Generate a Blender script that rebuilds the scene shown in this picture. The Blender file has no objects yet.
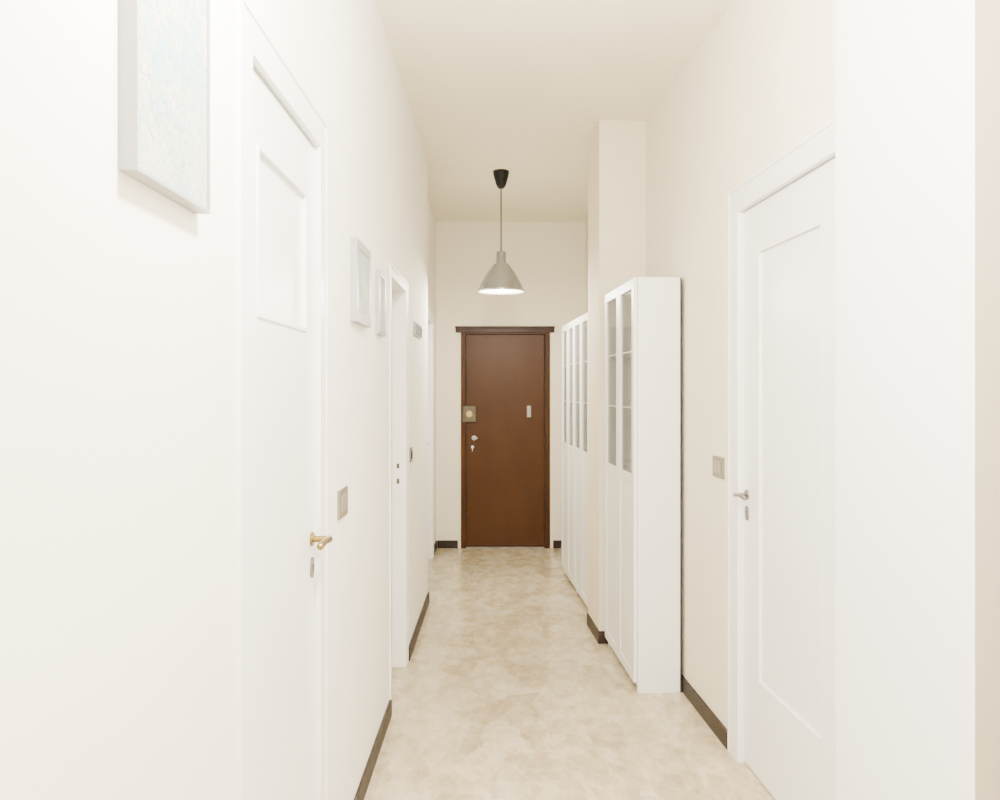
import bpy, bmesh, math, random
from mathutils import Matrix, Vector
random.seed(3)
C = bpy.context.scene.collection

# ------------------------------------------------------------ materials
def newmat(name, col, rough=0.5, metal=0.0, bump=0.0, bscale=60, var=0.03, vscale=3.0, spec=0.5):
    m = bpy.data.materials.new(name); m.use_nodes = True
    nt = m.node_tree; b = nt.nodes["Principled BSDF"]
    b.inputs["Roughness"].default_value = rough
    b.inputs["Metallic"].default_value = metal
    b.inputs["Specular IOR Level"].default_value = spec
    tc = nt.nodes.new("ShaderNodeTexCoord")
    n = nt.nodes.new("ShaderNodeTexNoise"); n.inputs["Scale"].default_value = vscale
    n.inputs["Detail"].default_value = 4
    nt.links.new(tc.outputs["Object"], n.inputs["Vector"])
    r = nt.nodes.new("ShaderNodeValToRGB")
    lo = [max(0, c*(1-var)) for c in col]; hi = [min(1, c*(1+var)) for c in col]
    r.color_ramp.elements[0].position = .3; r.color_ramp.elements[1].position = .7
    r.color_ramp.elements[0].color = (*lo, 1); r.color_ramp.elements[1].color = (*hi, 1)
    nt.links.new(n.outputs["Fac"], r.inputs["Fac"])
    nt.links.new(r.outputs["Color"], b.inputs["Base Color"])
    if bump > 0:
        n2 = nt.nodes.new("ShaderNodeTexNoise"); n2.inputs["Scale"].default_value = bscale
        nt.links.new(tc.outputs["Object"], n2.inputs["Vector"])
        bp = nt.nodes.new("ShaderNodeBump"); bp.inputs["Strength"].default_value = bump
        bp.inputs["Distance"].default_value = 0.01
        nt.links.new(n2.outputs["Fac"], bp.inputs["Height"])
        nt.links.new(bp.outputs["Normal"], b.inputs["Normal"])
    return m

WALLL = newmat("wall_paint_lit", (.905,.87,.79), .75, bump=.03, bscale=90, var=.008)  # whiter copy of the wall paint; the cool near light is in the colour
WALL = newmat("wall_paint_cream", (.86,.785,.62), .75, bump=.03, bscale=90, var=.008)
COLM = newmat("wall_paint_shaded", (.79,.70,.52), .75, var=.008)  # wall cream deepened, so the column's shade is put into the colour
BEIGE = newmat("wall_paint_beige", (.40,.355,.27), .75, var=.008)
CEIL = newmat("ceiling_paint", (.93,.86,.68), .85, var=.008)
WHITE = newmat("white_lacquer", (.92,.91,.885), .35, var=.006)
CASW = newmat("cream_white_casing_paint", (.90,.875,.81), .45, var=.006)
PILW = newmat("white_pillar_paint", (.96,.955,.94), .6, var=.004)
CABW = newmat("white_foil", (.85,.835,.79), .4, var=.006)
BASE = newmat("dark_skirting", (.018,.009,.006), .5, var=.2, vscale=8, spec=.3)
BRASS = newmat("aged_brass", (.24,.165,.05), .3, 1.0, var=.1)
LOCKB = newmat("dull_lock_brass", (.085,.068,.040), .5, .5, var=.15, vscale=20)
STEEL = newmat("satin_nickel", (.22,.20,.17), .3, 1.0, var=.05)
CHROME = newmat("bright_chrome", (.45,.43,.39), .3, 1.0, var=.02)
BRONZE = newmat("bronze_plate", (.24,.21,.155), .4, .5, var=.05)
DARK = newmat("dark_plastic", (.006,.005,.005), .5, spec=.2)
SWW = newmat("switch_key", (.29,.26,.20), .4, .3)
SHADE = newmat("shade_metal", (.36,.37,.38), .22, .7, var=.02)
BACKM = newmat("back_edge_hardboard", (.03,.022,.015), .7)
FRAMEW = newmat("frame_grey_white", (.36,.36,.345), .4)
PLAQ = newmat("grey_plaque", (.16,.165,.17), .5)
GAP = newmat("door_gap_shadow", (.015,.008,.003), .8)  # shade of the door gap as a dark colour; hinges share the tone

def glassmat():
    m = bpy.data.materials.new("cabinet_glass"); m.use_nodes = True
    nt = m.node_tree; b = nt.nodes["Principled BSDF"]
    b.inputs["Base Color"].default_value = (.38,.375,.35,1)
    b.inputs["Roughness"].default_value = .04
    tr = nt.nodes.new("ShaderNodeBsdfTransparent"); tr.inputs[0].default_value = (.93,.93,.92,1)
    n = nt.nodes.new("ShaderNodeTexNoise"); n.inputs["Scale"].default_value = 4
    mr = nt.nodes.new("ShaderNodeMapRange"); mr.inputs[3].default_value=.30; mr.inputs[4].default_value=.38
    nt.links.new(n.outputs["Fac"], mr.inputs[0])
    mx = nt.nodes.new("ShaderNodeMixShader"); nt.links.new(mr.outputs[0], mx.inputs[0])
    nt.links.new(tr.outputs[0], mx.inputs[1]); nt.links.new(b.outputs[0], mx.inputs[2])
    nt.links.new(mx.outputs[0], nt.nodes["Material Output"].inputs[0])
    return m
GLASS = glassmat()

def woodmat(name, c1, c2, rough=.38):
    m = bpy.data.materials.new(name); m.use_nodes = True
    nt = m.node_tree; b = nt.nodes["Principled BSDF"]; b.inputs["Roughness"].default_value = rough
    b.inputs["Specular IOR Level"].default_value = .15
    tc = nt.nodes.new("ShaderNodeTexCoord"); mp = nt.nodes.new("ShaderNodeMapping")
    mp.inputs["Scale"].default_value = (3, 3, .8)
    n = nt.nodes.new("ShaderNodeTexNoise"); n.inputs["Scale"].default_value = 1.5; n.inputs["Detail"].default_value = 5
    n.inputs["Distortion"].default_value = .3
    r = nt.nodes.new("ShaderNodeValToRGB")
    r.color_ramp.elements[0].position = .25; r.color_ramp.elements[1].position = .78
    r.color_ramp.elements[0].color = (*c1,1); r.color_ramp.elements[1].color = (*c2,1)
    nt.links.new(tc.outputs["Object"], mp.inputs[0]); nt.links.new(mp.outputs[0], n.inputs["Vector"])
    nt.links.new(n.outputs["Fac"], r.inputs[0]); nt.links.new(r.outputs[0], b.inputs["Base Color"])
    return m
WOOD = woodmat("brown_wood", (.046,.0150,.0007), (.059,.0205,.0012), .4)
WOODF = woodmat("brown_wood_frame", (.046,.0150,.0008), (.056,.0190,.0012), .45)
WOODD = woodmat("dark_wood", (.028,.009,.002), (.036,.012,.003))

def floormat():
    m = bpy.data.materials.new("beige_stone_floor"); m.use_nodes = True
    nt = m.node_tree; b = nt.nodes["Principled BSDF"]; b.inputs["Roughness"].default_value = .2
    L = nt.links.new
    tc = nt.nodes.new("ShaderNodeTexCoord")
    mp = nt.nodes.new("ShaderNodeMapping"); mp.inputs["Rotation"].default_value=(0,0,.5)
    mp2 = nt.nodes.new("ShaderNodeMapping"); mp2.inputs["Scale"].default_value=(1,.6,1)
    L(tc.outputs["Object"], mp2.inputs[0]); L(mp2.outputs[0], mp.inputs[0])
    n2 = nt.nodes.new("ShaderNodeTexNoise"); n2.inputs["Scale"].default_value = 9; n2.inputs["Detail"].default_value=10
    L(mp.outputs[0], n2.inputs["Vector"])
    ad = nt.nodes.new("ShaderNodeVectorMath"); ad.operation='MULTIPLY_ADD'; ad.inputs[1].default_value=(.09,.09,0)
    L(n2.outputs["Color"], ad.inputs[0]); L(mp.outputs[0], ad.inputs[2])
    va = nt.nodes.new("ShaderNodeTexVoronoi"); va.inputs["Scale"].default_value = 6
    vb = nt.nodes.new("ShaderNodeTexVoronoi"); vb.inputs["Scale"].default_value = 19
    vd = nt.nodes.new("ShaderNodeTexVoronoi"); vd.inputs["Scale"].default_value = 6; vd.feature='DISTANCE_TO_EDGE'
    for q in (va,vb,vd): L(ad.outputs[0], q.inputs["Vector"])
    n = nt.nodes.new("ShaderNodeTexNoise"); n.inputs["Scale"].default_value = 14; n.inputs["Detail"].default_value = 12
    n.inputs["Roughness"].default_value = .74
    L(mp.outputs[0], n.inputs["Vector"])
    sa = nt.nodes.new("ShaderNodeSeparateColor"); sb = nt.nodes.new("ShaderNodeSeparateColor")
    L(va.outputs["Color"], sa.inputs[0]); L(vb.outputs["Color"], sb.inputs[0])
    def mul(o,k):
        x=nt.nodes.new("ShaderNodeMath"); x.operation='MULTIPLY'; x.inputs[1].default_value=k; L(o,x.inputs[0]); return x.outputs[0]
    def add(a,c):
        x=nt.nodes.new("ShaderNodeMath"); x.operation='ADD'; L(a,x.inputs[0]); L(c,x.inputs[1]); return x.outputs[0]
    mr = nt.nodes.new("ShaderNodeMapRange"); mr.inputs[2].default_value=.05; mr.inputs[3].default_value=.05; mr.inputs[4].default_value=0
    L(vd.outputs["Distance"], mr.inputs[0])
    fac = add(add(add(mul(sa.outputs[0],.15), mul(sb.outputs[0],.13)), mul(n.outputs["Fac"],.72)), mr.outputs[0])
    r = nt.nodes.new("ShaderNodeValToRGB"); e = r.color_ramp.elements
    e[0].position=.32; e[0].color=(.33,.255,.15,1); e[1].position=.68; e[1].color=(.66,.575,.42,1)
    x=e.new(.5); x.color=(.50,.41,.265,1)
    L(fac, r.inputs[0]); L(r.outputs[0], b.inputs["Base Color"])
    return m
FLOOR = floormat()

def printmat(name, cols, scale, rough=.4, line=.5, lc=(.35,.40,.37), cell=.22):
    m = bpy.data.materials.new(name); m.use_nodes = True
    nt = m.node_tree; b = nt.nodes["Principled BSDF"]; b.inputs["Roughness"].default_value = rough
    b.inputs["Specular IOR Level"].default_value = .15
    L=nt.links.new
    tc = nt.nodes.new("ShaderNodeTexCoord")
    n = nt.nodes.new("ShaderNodeTexNoise"); n.inputs["Scale"].default_value = 7; n.inputs["Detail"].default_value = 6
    vc = nt.nodes.new("ShaderNodeTexVoronoi"); vc.inputs["Scale"].default_value = scale
    vc.distance='MANHATTAN'
    sp = nt.nodes.new("ShaderNodeSeparateColor")
    mxf = nt.nodes.new("ShaderNodeMix"); mxf.data_type='FLOAT'; mxf.inputs[0].default_value=cell
    r = nt.nodes.new("ShaderNodeValToRGB"); e = r.color_ramp.elements
    e[0].position=.38; e[0].color=(*cols[0],1); e[1].position=.62; e[1].color=(*cols[-1],1)
    for i,c in enumerate(cols[1:-1]):
        x=e.new(.38+.24*(i+1)/(len(cols)-1)); x.color=(*c,1)
    v = nt.nodes.new("ShaderNodeTexVoronoi"); v.feature='DISTANCE_TO_EDGE'; v.inputs["Scale"].default_value = scale*.6
    mr = nt.nodes.new("ShaderNodeMapRange"); mr.inputs[2].default_value=.05; mr.inputs[3].default_value=line; mr.inputs[4].default_value=0
    mx = nt.nodes.new("ShaderNodeMix"); mx.data_type='RGBA'; mx.inputs[7].default_value=(*lc,1)
    for q in (n,vc,v): L(tc.outputs["Object"], q.inputs["Vector"])
    L(vc.outputs["Color"], sp.inputs[0]); L(n.outputs["Fac"], mxf.inputs[2]); L(sp.outputs[0], mxf.inputs[3])
    L(mxf.outputs[0], r.inputs[0]); L(v.outputs["Distance"], mr.inputs[0]); L(mr.outputs[0], mx.inputs[0])
    L(r.outputs[0], mx.inputs[6]); L(mx.outputs[2], b.inputs["Base Color"])
    return m
MAP = printmat("map_print", [(.30,.45,.46),(.38,.50,.43),(.52,.52,.40),(.55,.54,.49)], 85, line=.8, lc=(.22,.26,.24))
PR2 = printmat("pale_print", [(.36,.39,.40),(.46,.48,.47),(.56,.54,.50)], 20, rough=.75, line=.1)

# ------------------------------------------------------------ mesh helpers
def addbox(bm, x0,x1,y0,y1,z0,z1):
    g = bmesh.ops.create_cube(bm, size=1)
    for v in g["verts"]:
        v.co = Vector(((x0+x1)/2+v.co.x*abs(x1-x0), (y0+y1)/2+v.co.y*abs(y1-y0), (z0+z1)/2+v.co.z*abs(z1-z0)))
def addcyl(bm, p0, p1, r0, r1=None, seg=20):
    p0=Vector(p0); p1=Vector(p1); d=p1-p0; r1=r0 if r1 is None else r1
    q = Vector((0,0,1)).rotation_difference(d.normalized()).to_matrix().to_4x4()
    bmesh.ops.create_cone(bm, cap_ends=True, segments=seg, radius1=r0, radius2=r1, depth=d.length,
                          matrix=Matrix.Translation((p0+p1)/2) @ q)
def obj_from(bm, name, mat, parent=None, M=None, bevel=0, smooth=False, extra=None):
    me = bpy.data.meshes.new(name); bm.to_mesh(me); bm.free()
    me.materials.append(mat)
    o = bpy.data.objects.new(name, me); C.objects.link(o)
    if smooth:
        for p in me.polygons: p.use_smooth = True
    if parent: o.parent = parent
    if M is not None: o.matrix_local = M
    if bevel:
        md = o.modifiers.new("bevel","BEVEL"); md.width=bevel; md.segments=2; md.limit_method='ANGLE'
        md.harden_normals=False
    if extra:
        for k,v in extra.items(): o[k]=v
    return o
def boxes(name, bl, mat, **kw):
    bm = bmesh.new()
    for b in bl: addbox(bm,*b)
    return obj_from(bm,name,mat,**kw)
def empty(name, M, label, category, group=None):
    e = bpy.data.objects.new(name,None); e.empty_display_size=.1; C.objects.link(e)
    e.matrix_world = M; e["label"]=label; e["category"]=category
    if group: e["group"]=group
    return e
def lathe(name, prof, mat, parent=None, M=None, seg=48, solid=0):
    bm = bmesh.new(); rings=[]
    for r,z in prof:
        rings.append([bm.verts.new((r*math.cos(2*math.pi*i/seg), r*math.sin(2*math.pi*i/seg), z)) for i in range(seg)])
    for a,b in zip(rings,rings[1:]):
        for i in range(seg):
            bm.faces.new((a[i],a[(i+1)%seg],b[(i+1)%seg],b[i]))
    if prof[0][0]<.02: bm.faces.new(rings[0])
    if prof[-1][0]<.02: bm.faces.new(rings[-1])
    bmesh.ops.recalc_face_normals(bm, faces=bm.faces)
    o = obj_from(bm,name,mat,parent=parent,M=M,smooth=True)
    if solid:
        md=o.modifiers.new("s","SOLIDIFY"); md.thickness=solid
    return o
T = Matrix.Translation
def st(label, cat): return {"kind":"structure","label":label,"category":cat}

H = 3.16; YE = 8.23; YB = -2.2
LX = -.52; LX2=-.62; YS = 6.12
th = math.atan(.06)
MR = T((.935,4.3,0)) @ Matrix.Rotation(th,4,'Z')     # frame of the right-hand wall (slightly out of parallel)
yr0, yr1 = -6.7, 3.98
WS = .13   # the right wall steps back behind the column

# ------------------------------------------------------------ shell
boxes("floor", [(-1.0,1.7,YB-.2,YE+.2,-.1,0)], FLOOR, extra=st("pale beige mottled stone-look floor","floor"))
boxes("ceiling", [(-1.0,1.7,YB-.2,YE+.2,H,H+.1)], CEIL, extra=st("plain cream painted ceiling","ceiling"))
D1=(1.76,2.44,2.235); D2=(4.05,4.70,2.08); D3=(6.95,7.72,2.14)
XO=-.80
lw=[(XO,LX,YB,D1[0],0,H),(XO,LX,D1[0],D1[1],D1[2],H),(XO,LX,D1[1],D2[0],0,H),(XO,LX,D2[0],D2[1],D2[2],H),
    (XO,LX,D2[1],YS,0,H),(XO,LX2,YS,D3[0],0,H),(XO,LX2,D3[0],D3[1],D3[2],H),(XO,LX2,D3[1],YE,0,H)]
boxes("wall_left", lw, WALLL, extra=st("off-white painted corridor wall with door openings","wall"))
RD=(-1.72,-.80,2.27)
rw=[(0,.35,yr0,RD[0],0,H),(0,.35,RD[0],RD[1],RD[2],H),(0,.35,RD[1],1.20,0,H),(WS,.35,1.20,yr1,0,H)]
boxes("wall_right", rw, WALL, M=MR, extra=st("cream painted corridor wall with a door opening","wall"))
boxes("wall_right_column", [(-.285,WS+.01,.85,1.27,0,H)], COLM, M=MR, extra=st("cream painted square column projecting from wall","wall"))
pil=boxes("wall_right_pillar", [(-.058,.01,-2.465,-1.80,0,H)], PILW, M=MR, bevel=.004, extra=st("shallow bright white pillar beside the door","wall"))
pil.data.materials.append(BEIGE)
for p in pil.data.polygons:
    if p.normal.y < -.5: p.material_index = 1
ex0,ex1,ez=-.378,.484,2.10
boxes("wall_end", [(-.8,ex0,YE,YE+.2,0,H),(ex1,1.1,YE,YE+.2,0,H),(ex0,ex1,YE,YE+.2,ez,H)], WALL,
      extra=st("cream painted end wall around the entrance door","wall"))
boxes("wall_back", [(-.9,1.6,YB-.15,YB,0,H)], WALLL, extra=st("off-white painted wall closing the corridor","wall"))

# baseboards
bh=.075; bt=.012
bl=[(LX,LX+bt,YB,D1[0]-.085,0,bh),(LX,LX+bt,D1[1]+.09,D2[0]-.055,0,bh),(LX,LX+bt,D2[1]+.10,YS+bt,0,bh),
    (LX2,LX+.001,YS,YS+bt,0,bh),(LX2,LX2+bt,YS,D3[0]-.08,0,bh),(LX2,LX2+bt,D3[1]+.08,YE,0,bh)]
boxes("baseboard_left", bl, BASE, extra=st("dark brown skirting board along the wall","baseboard"))
bl=[(-bt,0,RD[1]+.115,.85,0,bh),(-.285-.008,0,.85-bt,.85,0,bh),(-.285-.008,-.285,.851,1.27,0,bh),(WS-bt,WS,1.27,yr1-.06,0,bh),
    (-bt,0,yr0,-2.47,0,bh)]
boxes("baseboard_right", bl, BASE, M=MR, extra=st("dark brown skirting board around wall and column","baseboard"))
boxes("baseboard_end", [(LX2+.015,ex0-.03,YE-bt,YE,0,bh),(ex1+.03,.80,YE-bt,YE,0,bh)], BASE,
      extra=st("dark brown skirting board beside the entrance door","baseboard"))

# ------------------------------------------------------------ doors (left/right)
def casing(name, xin, y0,y1,ztop, sgn, w=.085, t=.010, wa=None, wb=None, depth=.06, M=None, label="", mat=None):
    wa = w if wa is None else wa; wb = w if wb is None else wb
    bm=bmesh.new()
    def U(ya,yb,zt, yc,yd,zt2, xa, xb):
        pts=[(ya,0),(ya,zt),(yb,zt),(yb,0),(yd,0),(yd,zt2),(yc,zt2),(yc,0)]
        A=[bm.verts.new((xa,p[0],p[1])) for p in pts]; B=[bm.verts.new((xb,p[0],p[1])) for p in pts]
        for q in ((0,1,6,7),(1,2,5,6),(2,3,4,5)):
            bm.faces.new([A[i] for i in q]); bm.faces.new([B[i] for i in reversed(q)])
        for i in range(8):
            j=(i+1)%8; bm.faces.new((A[i],B[i],B[j],A[j]))
    U(y0-wa+.004,y1+wb-.004,ztop+w-.004, y0+.006,y1-.006,ztop-.006, xin-sgn*depth, xin+sgn*t)
    U(y0-wa,y1+wb,ztop+w, y0-wa+.016,y1+wb-.016,ztop+w-.016, xin-sgn*.004, xin+sgn*(t+.003))
    bmesh.ops.recalc_face_normals(bm, faces=bm.faces)
    return obj_from(bm, name, mat or WHITE, M=M, extra=st(label or "white painted wooden door casing","trim"))
def leaf(name, xf, y0,y1,ztop, sgn, panels, M=None, label="", rec=.018, out=.004, g=.010):
    y0+=g; y1-=g; z0=.008; z1=ztop-g
    xb=xf-sgn*.045
    bm=bmesh.new()
    addbox(bm,*sorted((xf-sgn*(rec-.001),xb)),y0,y1,z0,z1)
    ys=sorted({y0,y1}|{p[0] for p in panels}|{p[1] for p in panels})
    zs=sorted({z0,z1}|{p[2] for p in panels}|{p[3] for p in panels})
    vs={}
    def V(i,j,x):
        k=(i,j,x)
        if k not in vs: vs[k]=bm.verts.new((x,ys[i],zs[j]))
        return vs[k]
    xa=xf; xc=xf-sgn*rec
    solid={}
    for i in range(len(ys)-1):
        for j in range(len(zs)-1):
            cy=(ys[i]+ys[i+1])/2; cz=(zs[j]+zs[j+1])/2
            solid[i,j]=not any(p[0]<cy<p[1] and p[2]<cz<p[3] for p in panels)
    for (i,j),s in solid.items():
        if not s: continue
        bm.faces.new((V(i,j,xa),V(i+1,j,xa),V(i+1,j+1,xa),V(i,j+1,xa)))
        for (di,dj,a,b) in ((-1,0,(i,j),(i,j+1)),(1,0,(i+1,j),(i+1,j+1)),(0,-1,(i,j),(i+1,j)),(0,1,(i,j+1),(i+1,j+1))):
            if not solid.get((i+di,j+dj),False):
                bm.faces.new((V(*a,xa),V(*b,xa),V(*b,xc),V(*a,xc)))
    for p in panels:
        m=.010; a,b=sorted((xf-sgn*rec,xf+sgn*out))
        for q in [(p[0],p[0]+m,p[2],p[3]),(p[1]-m,p[1],p[2],p[3]),(p[0]+m,p[1]-m,p[2],p[2]+m),(p[0]+m,p[1]-m,p[3]-m,p[3])]:
            addbox(bm,a,b,*q)
    bmesh.ops.recalc_face_normals(bm, faces=bm.faces)
    return obj_from(bm,name,WHITE,M=M,extra=st(label,"door"))
def lever(parent, x, y, z, sgn, ydir, mat, zk, mat2=None, s=1.0):
    bm=bmesh.new()
    addcyl(bm,(x,y,z),(x+sgn*.007,y,z),.020)
    addcyl(bm,(x,y,z),(x+sgn*.05,y,z),.0075*s)
    bmesh.ops.create_uvsphere(bm,u_segments=12,v_segments=8,radius=.0085*s,matrix=T((x+sgn*.05,y,z)))
    addcyl(bm,(x+sgn*.05,y,z),(x+sgn*.052,y+ydir*.05,z+.004),.0085*s,.0065*s)
    addcyl(bm,(x+sgn*.052,y+ydir*.05,z+.004),(x+sgn*.047,y+ydir*.10,z-.002),.0065*s,.008*s)
    bmesh.ops.create_uvsphere(bm,u_segments=12,v_segments=8,radius=.0082*s,matrix=T((x+sgn*.047,y+ydir*.10,z-.002)))
    obj_from(bm,"door_handle",mat,parent=parent,smooth=False,bevel=.001,extra={"label":"metal lever door handle"})
    bm=bmesh.new()
    addcyl(bm,(x,y,zk+.014),(x+sgn*.006,y,zk+.014),.015,seg=24)
    addcyl(bm,(x,y,zk-.014),(x+sgn*.006,y,zk-.014),.015,seg=24)
    addbox(bm,*sorted((x,x+sgn*.0058)),y-.015,y+.015,zk-.014,zk+.014)
    kp=obj_from(bm,"keyhole_plate",mat2 or mat,parent=parent,extra={"label":"oval metal keyhole plate"})
    bm=bmesh.new(); addcyl(bm,(x+sgn*.005,y,zk+.006),(x+sgn*.0068,y,zk+.006),.004,seg=12)
    addbox(bm,*sorted((x+sgn*.005,x+sgn*.0067)),y-.002,y+.002,zk-.010,zk+.004)
    obj_from(bm,"keyhole",DARK,parent=kp)

casing("trim_1", LX, *D1, 1, t=.007)
d=leaf("door_1", LX-.012, *D1, 1, [(1.86,2.33,1.69,2.07)], label="white lacquered interior door with recessed upper panel", rec=.010, out=.004, g=.013)
lever(d, LX-.012, D1[1]-.045, 1.11, 1, -1, BRASS, 1.03, STEEL, s=1.25)
casing("trim_2", LX, *D2, 1, w=.05, wb=.08, depth=.075, t=.003, mat=CASW)
d=leaf("door_2", LX-.08, *D2, 1, [(4.17,4.60,1.2,1.95),(4.17,4.60,.2,1.0)], label="white panelled interior door set in deep jamb")
bm=bmesh.new()
addbox(bm,LX-.050,LX-.036,D2[1]-.010,D2[1]-.006,1.098,1.124); addbox(bm,LX-.050,LX-.036,D2[1]-.010,D2[1]-.006,1.013,1.040)
obj_from(bm,"strike_plate",LOCKB,parent=d,extra={"label":"dark metal strike plate"})
casing("trim_3", LX2, *D3, 1)
d=leaf("door_3", LX2-.03, *D3, 1, [(7.05,7.62,1.2,2.0),(7.05,7.62,.2,1.0)], label="white panelled interior door")
lever(d, LX2-.03, D3[0]+.06, 1.08, 1, 1, STEEL, 1.0)
casing("trim_4", 0, *RD, -1, M=MR, w=.10, wa=.05, wb=.11, t=.007)
d=leaf("door_4", .019, *RD, -1, [(-1.54,-.97,.38,2.08)], M=MR, label="white interior door with one tall recessed panel", rec=.011, out=.001)
lever(d, .019, RD[1]-.05, 1.105, -1, -1, STEEL, 1.03)

# ------------------------------------------------------------ entrance door
yf=YE+.03
ff=.042
boxes("trim_5", [(ex0,ex0+ff,YE-.012,YE+.12,0,ez),(ex1-ff,ex1,YE-.012,YE+.12,0,ez),(ex0+ff,ex1-ff,YE-.012,YE+.12,ez-.03,ez)],
      WOODF, extra=st("brown wooden entrance door frame","trim"))
boxes("trim_6", [(ex0-.05,ex1+.04,YE-.03,YE,ez-.015,ez+.028),(ex0-.055,ex1+.045,YE-.042,YE,ez+.028,ez+.045)],
      WOODD, bevel=.003, extra=st("dark brown wooden lintel moulding above entrance door","trim"))
boxes("trim_7", [(ex0+ff,ex0+ff+.006,YE+.005,YE+.07,0,ez-.03),(ex1-ff-.012,ex1-ff,YE-.002,YE+.07,0,ez-.03)],
      GAP, extra=st("dark strips painting the rebate shadow around the entrance door leaf","trim"))
dx0,dx1=ex0+ff+.006,ex1-ff-.012
d=boxes("door_5", [(dx0,dx1,yf-.02,yf+.03,.01,ez-.034)], WOOD, bevel=.003, extra=st("flat brown wooden entrance door with brass lock","door"))
def P(px,py): return ((px-500)*YE/850, 1.53-(py-390)*YE/850)
fy=yf-.02
bm=bmesh.new(); x,z=P(469.5,414)
addbox(bm,x-.070,x+.065,fy-.030,fy,z-.08,z+.08)
obj_from(bm,"rim_lock",LOCKB,parent=d,bevel=.008,extra={"label":"square brass rim lock"})
bm=bmesh.new(); addcyl(bm,(x+.0,fy-.03,z),(x+.0,fy-.038,z),.03); addcyl(bm,(x,fy-.038,z),(x,fy-.055,z),.016)
obj_from(bm,"lock_cylinder",BRASS,parent=d)
x,z=P(474,438); bm=bmesh.new()
addcyl(bm,(x,fy,z),(x,fy-.008,z),.022); addcyl(bm,(x,fy,z),(x,fy-.05,z),.008)
addcyl(bm,(x-.004,fy-.05,z),(x+.035,fy-.052,z+.003),.009,.007)
bmesh.ops.create_uvsphere(bm,u_segments=16,v_segments=10,radius=.014,matrix=T((x,fy-.05,z)))
obj_from(bm,"door_handle",CHROME,parent=d,smooth=False,bevel=.001,extra={"label":"small polished metal door handle"})
x,z=P(472.5,447); bm=bmesh.new()
addcyl(bm,(x,fy,z),(x,fy-.012,z),.014); addbox(bm,x-.003,x+.003,fy-.035,fy-.012,z-.020,z+.010)
addcyl(bm,(x-.003,fy-.035,z-.028),(x+.003,fy-.035,z-.028),.013)
obj_from(bm,"keyhole_plate",CHROME,parent=d,extra={"label":"metal keyhole with key in it"})
x,z=P(529,411.5); bm=bmesh.new()
addbox(bm,x-.020,x+.020,fy-.006,fy,z-.055,z+.055); addbox(bm,x-.010,x+.010,fy-.014,fy-.006,z-.040,z+.040)
obj_from(bm,"viewer_plate",newmat("dull_metal",(.26,.24,.21),.4,.7),parent=d,bevel=.004,extra={"label":"silver metal plate of the door viewer"})
for i,zz in enumerate((.25,1.05,1.85)):
    bm=bmesh.new(); addcyl(bm,(ex1-ff-.006,YE-.008,zz-.05),(ex1-ff-.006,YE-.008,zz+.05),.006,seg=12)
    obj_from(bm,"hinge",GAP,parent=d)

# ------------------------------------------------------------ bookcases
def bookcase(M, w, h, dep, label):
    e=empty("bookcase", M, label, "bookcase", "white glass-door bookcases along the wall")
    t=.018; f=-dep+.02
    boxes("body", [(f,0,0,t,0,h),(f,0,w-t,w,0,h),(f,0,t,w-t,h-t,h),(f+.02,0,t,w-t,0,.07),(f,0,t,w-t,.07,.07+t),
                   (-.006,-.001,t,w-t,.09,h-t)], CABW, parent=e, bevel=.0015)
    boxes("back_panel", [(0,.008,.0,w,.0,h-.002)], BACKM, parent=e, extra={"label":"thin dark hardboard back"})
    for zz in (.42,.76,1.10,1.43,1.72):
        boxes("shelf", [(f+.012,-.006,t,w-t,zz,zz+t)], CABW, parent=e)
    hw=w/2; s=.050
    for k in range(2):
        a=k*hw+.0015; b=(k+1)*hw-.0015; x0=-dep; x1=f-.002
        z0=.055; z1=h-.003; zg=1.10
        dm=bmesh.new()
        for q in [(x0,x1,a,a+s,z0,z1),(x0,x1,b-s,b,z0,z1),(x0,x1,a+s,b-s,z1-s,z1),(x0,x1,a+s,b-s,zg-s,zg),(x0,x1,a+s,b-s,z0,z0+s),
                  (x0+.004,x1,a+s,b-s,z0+s,zg-s),
                  (x0+.008,x1,a+s,b-s,1.437,1.441),(x0+.008,x1,a+s,b-s,1.727,1.731)]:
            addbox(dm,*q)
        dd=obj_from(dm,"door",CABW,parent=e,bevel=.001)
        boxes("glass_pane", [(x0+.009,x0+.012,a+s,b-s,zg,z1-s)], GLASS, parent=dd, extra={"label":"clear glass pane"})
    return e
bookcase(MR@T((-.024,0,0)), .80, 2.10, .237, "tall white bookcase with glazed upper doors near the column")
bookcase(MR@T((WS-.024,1.44,0)), .685, 2.06, .229+WS, "tall white bookcase with glazed doors, standing beside column")
bookcase(MR@T((WS-.024,2.13,0)), .685, 2.06, .229+WS, "tall white bookcase with glazed doors, last in row")

# ------------------------------------------------------------ pictures
def picture(y0,y1,z0,z1,t,mat,label,fw=.02,grp=None,inset=.003):
    e=empty("picture_frame", T((LX,(y0+y1)/2,z0)), label,"picture",grp)
    w=(y1-y0)/2; h=z1-z0
    boxes("frame", [(0,t,-w,-w+fw,0,h),(0,t,w-fw,w,0,h),(0,t,-w+fw,w-fw,0,fw),(0,t,-w+fw,w-fw,h-fw,h),(0,.004,-w+fw,w-fw,fw,h-fw)],
          FRAMEW, parent=e)
    boxes("print", [(.004,t-inset,-w+fw,w-fw,fw,h-fw)], mat, parent=e)
picture(1.157,1.449,1.83,2.24,.026,MAP,"white framed pale teal map print on wall",.006,inset=.004)
picture(2.95,3.27,1.77,2.06,.024,PR2,"small white framed pale print beside the door",.03,"small framed prints")
picture(3.54,3.74,1.765,2.035,.018,PR2,"narrow white framed pale print beside another print",.025,"small framed prints")

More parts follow.
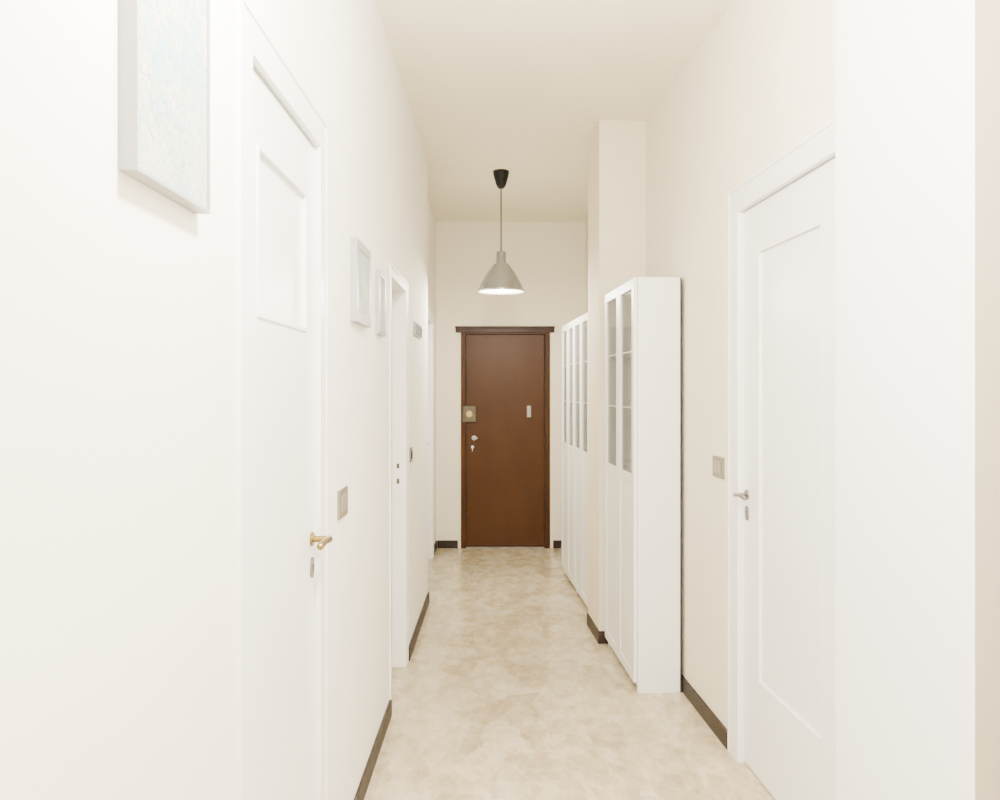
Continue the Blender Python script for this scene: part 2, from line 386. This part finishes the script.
e=empty("wall_plaque", T((LX,5.30,1.86)), "small grey hanging plaque on white wall","sign")
boxes("plate", [(0,.012,-.20,.20,0,.085)], FRAMEW, parent=e, bevel=.002)
bm=bmesh.new()
for i in range(6):
    y=-.165+i*.062; addbox(bm,.011,.018,y,y+.012,.012,.072)
    addbox(bm,.011,.0175,y+.012,y+.036,.012 if i%2 else .060,.024 if i%2 else .072)
    addbox(bm,.011,.018,y+.036,y+.046,.012,.072 if i%3 else .045)
obj_from(bm,"raised_marks",PLAQ,parent=e)

# ------------------------------------------------------------ switches
def switch(M,w,h,label,n=2,plate=BRONZE,key=SWW):
    e=empty("light_switch",M,label,"light switch")
    boxes("plate",[(0,.008,-w/2,w/2,-h/2,h/2)],plate,parent=e,bevel=.003)
    kw=w*.62/n
    for i in range(n):
        y=-w*.31+i*kw
        boxes("rocker",[(.007,.011,y+.002,y+kw-.002,-h*.28,h*.28)],key,parent=e,bevel=.0015)
switch(T((LX,2.79,1.16)),.15,.095,"satin bronze light switch plate beside door")
switch(T((LX,4.93,1.155)),.11,.085,"small bronze light switch on white wall",1,BRONZE,DARK)
switch(MR@T((0,-.55,1.19))@Matrix.Rotation(math.pi,4,'Z'),.15,.092,"beige metal light switch plate beside door",2,BRONZE)

# ------------------------------------------------------------ pendant lamp
LY=6.33
e=empty("pendant_lamp", T((.008,LY,H)), "pendant lamp with light grey metal cone shade, black canopy","lamp")
lathe("canopy",[(.001,0),(.060,0),(.060,-.012),(.052,-.05),(.036,-.105),(.020,-.128),(.001,-.130)],DARK,parent=e)
bm=bmesh.new(); addcyl(bm,(0,0,-.125),(0,0,-.60),.0045,seg=10); obj_from(bm,"cord",DARK,parent=e,smooth=True)
lathe("shade",[(.010,-.600),(.029,-.602),(.033,-.608),(.034,-.678),(.042,-.688),(.060,-.702),(.090,-.742),(.122,-.795),(.148,-.842),(.166,-.884),(.170,-.900)],SHADE,parent=e,solid=.003)
lathe("lamp_holder",[(.001,-.61),(.022,-.611),(.024,-.655),(.001,-.656)],DARK,parent=e)
em=bpy.data.materials.new("bulb_glow"); em.use_nodes=True
b=em.node_tree.nodes["Principled BSDF"]; b.inputs["Emission Color"].default_value=(1,.93,.80,1); b.inputs["Emission Strength"].default_value=90
b.inputs["Base Color"].default_value=(.9,.9,.88,1)
lathe("bulb",[(.001,-.656),(.016,-.660),(.020,-.69),(.042,-.735),(.050,-.775),(.046,-.808),(.030,-.828),(.001,-.836)],em,parent=e)

# ------------------------------------------------------------ lights
def area(name,loc,rot,sx,sy,energy,col):
    l=bpy.data.lights.new(name,'AREA'); l.shape='RECTANGLE'; l.size=sx; l.size_y=sy; l.energy=energy; l.color=col
    o=bpy.data.objects.new(name,l); o.location=loc; o.rotation_euler=rot; C.objects.link(o); return o
def point(name,loc,energy,col,r):
    l=bpy.data.lights.new(name,'POINT'); l.energy=energy; l.color=col; l.shadow_soft_size=r
    o=bpy.data.objects.new(name,l); o.location=loc; C.objects.link(o); return o
point("fill_light_near",(.0,1.2,2.58),330,(1,.99,.98),.07)  # unseen light without a fixture, added to brighten pillar and ceiling
point("fill_light_mid",(.2,2.5,2.66),36,(1,.94,.80),.12)  # invisible fill added mid-corridor, where no ceiling fixture hangs
area("room_light_behind",(.1,-2.1,1.5),(math.radians(90),0,0),1.2,1.8,80,(1,.99,.985))
point("pendant_bulb_light",(.008,LY,H-.90),125,(1,.92,.75),.05)
w=bpy.data.worlds.new("world"); bpy.context.scene.world=w; w.use_nodes=True
w.node_tree.nodes["Background"].inputs[0].default_value=(1,.98,.95,1); w.node_tree.nodes["Background"].inputs[1].default_value=.5

# ------------------------------------------------------------ camera
cam=bpy.data.cameras.new("camera"); cam.sensor_width=36; cam.lens=30.6; cam.shift_y=-.010; cam.clip_start=.02
co=bpy.data.objects.new("camera",cam); co.location=(0,0,1.53); co.rotation_euler=(math.radians(90),0,0); C.objects.link(co)
bpy.context.scene.camera=co
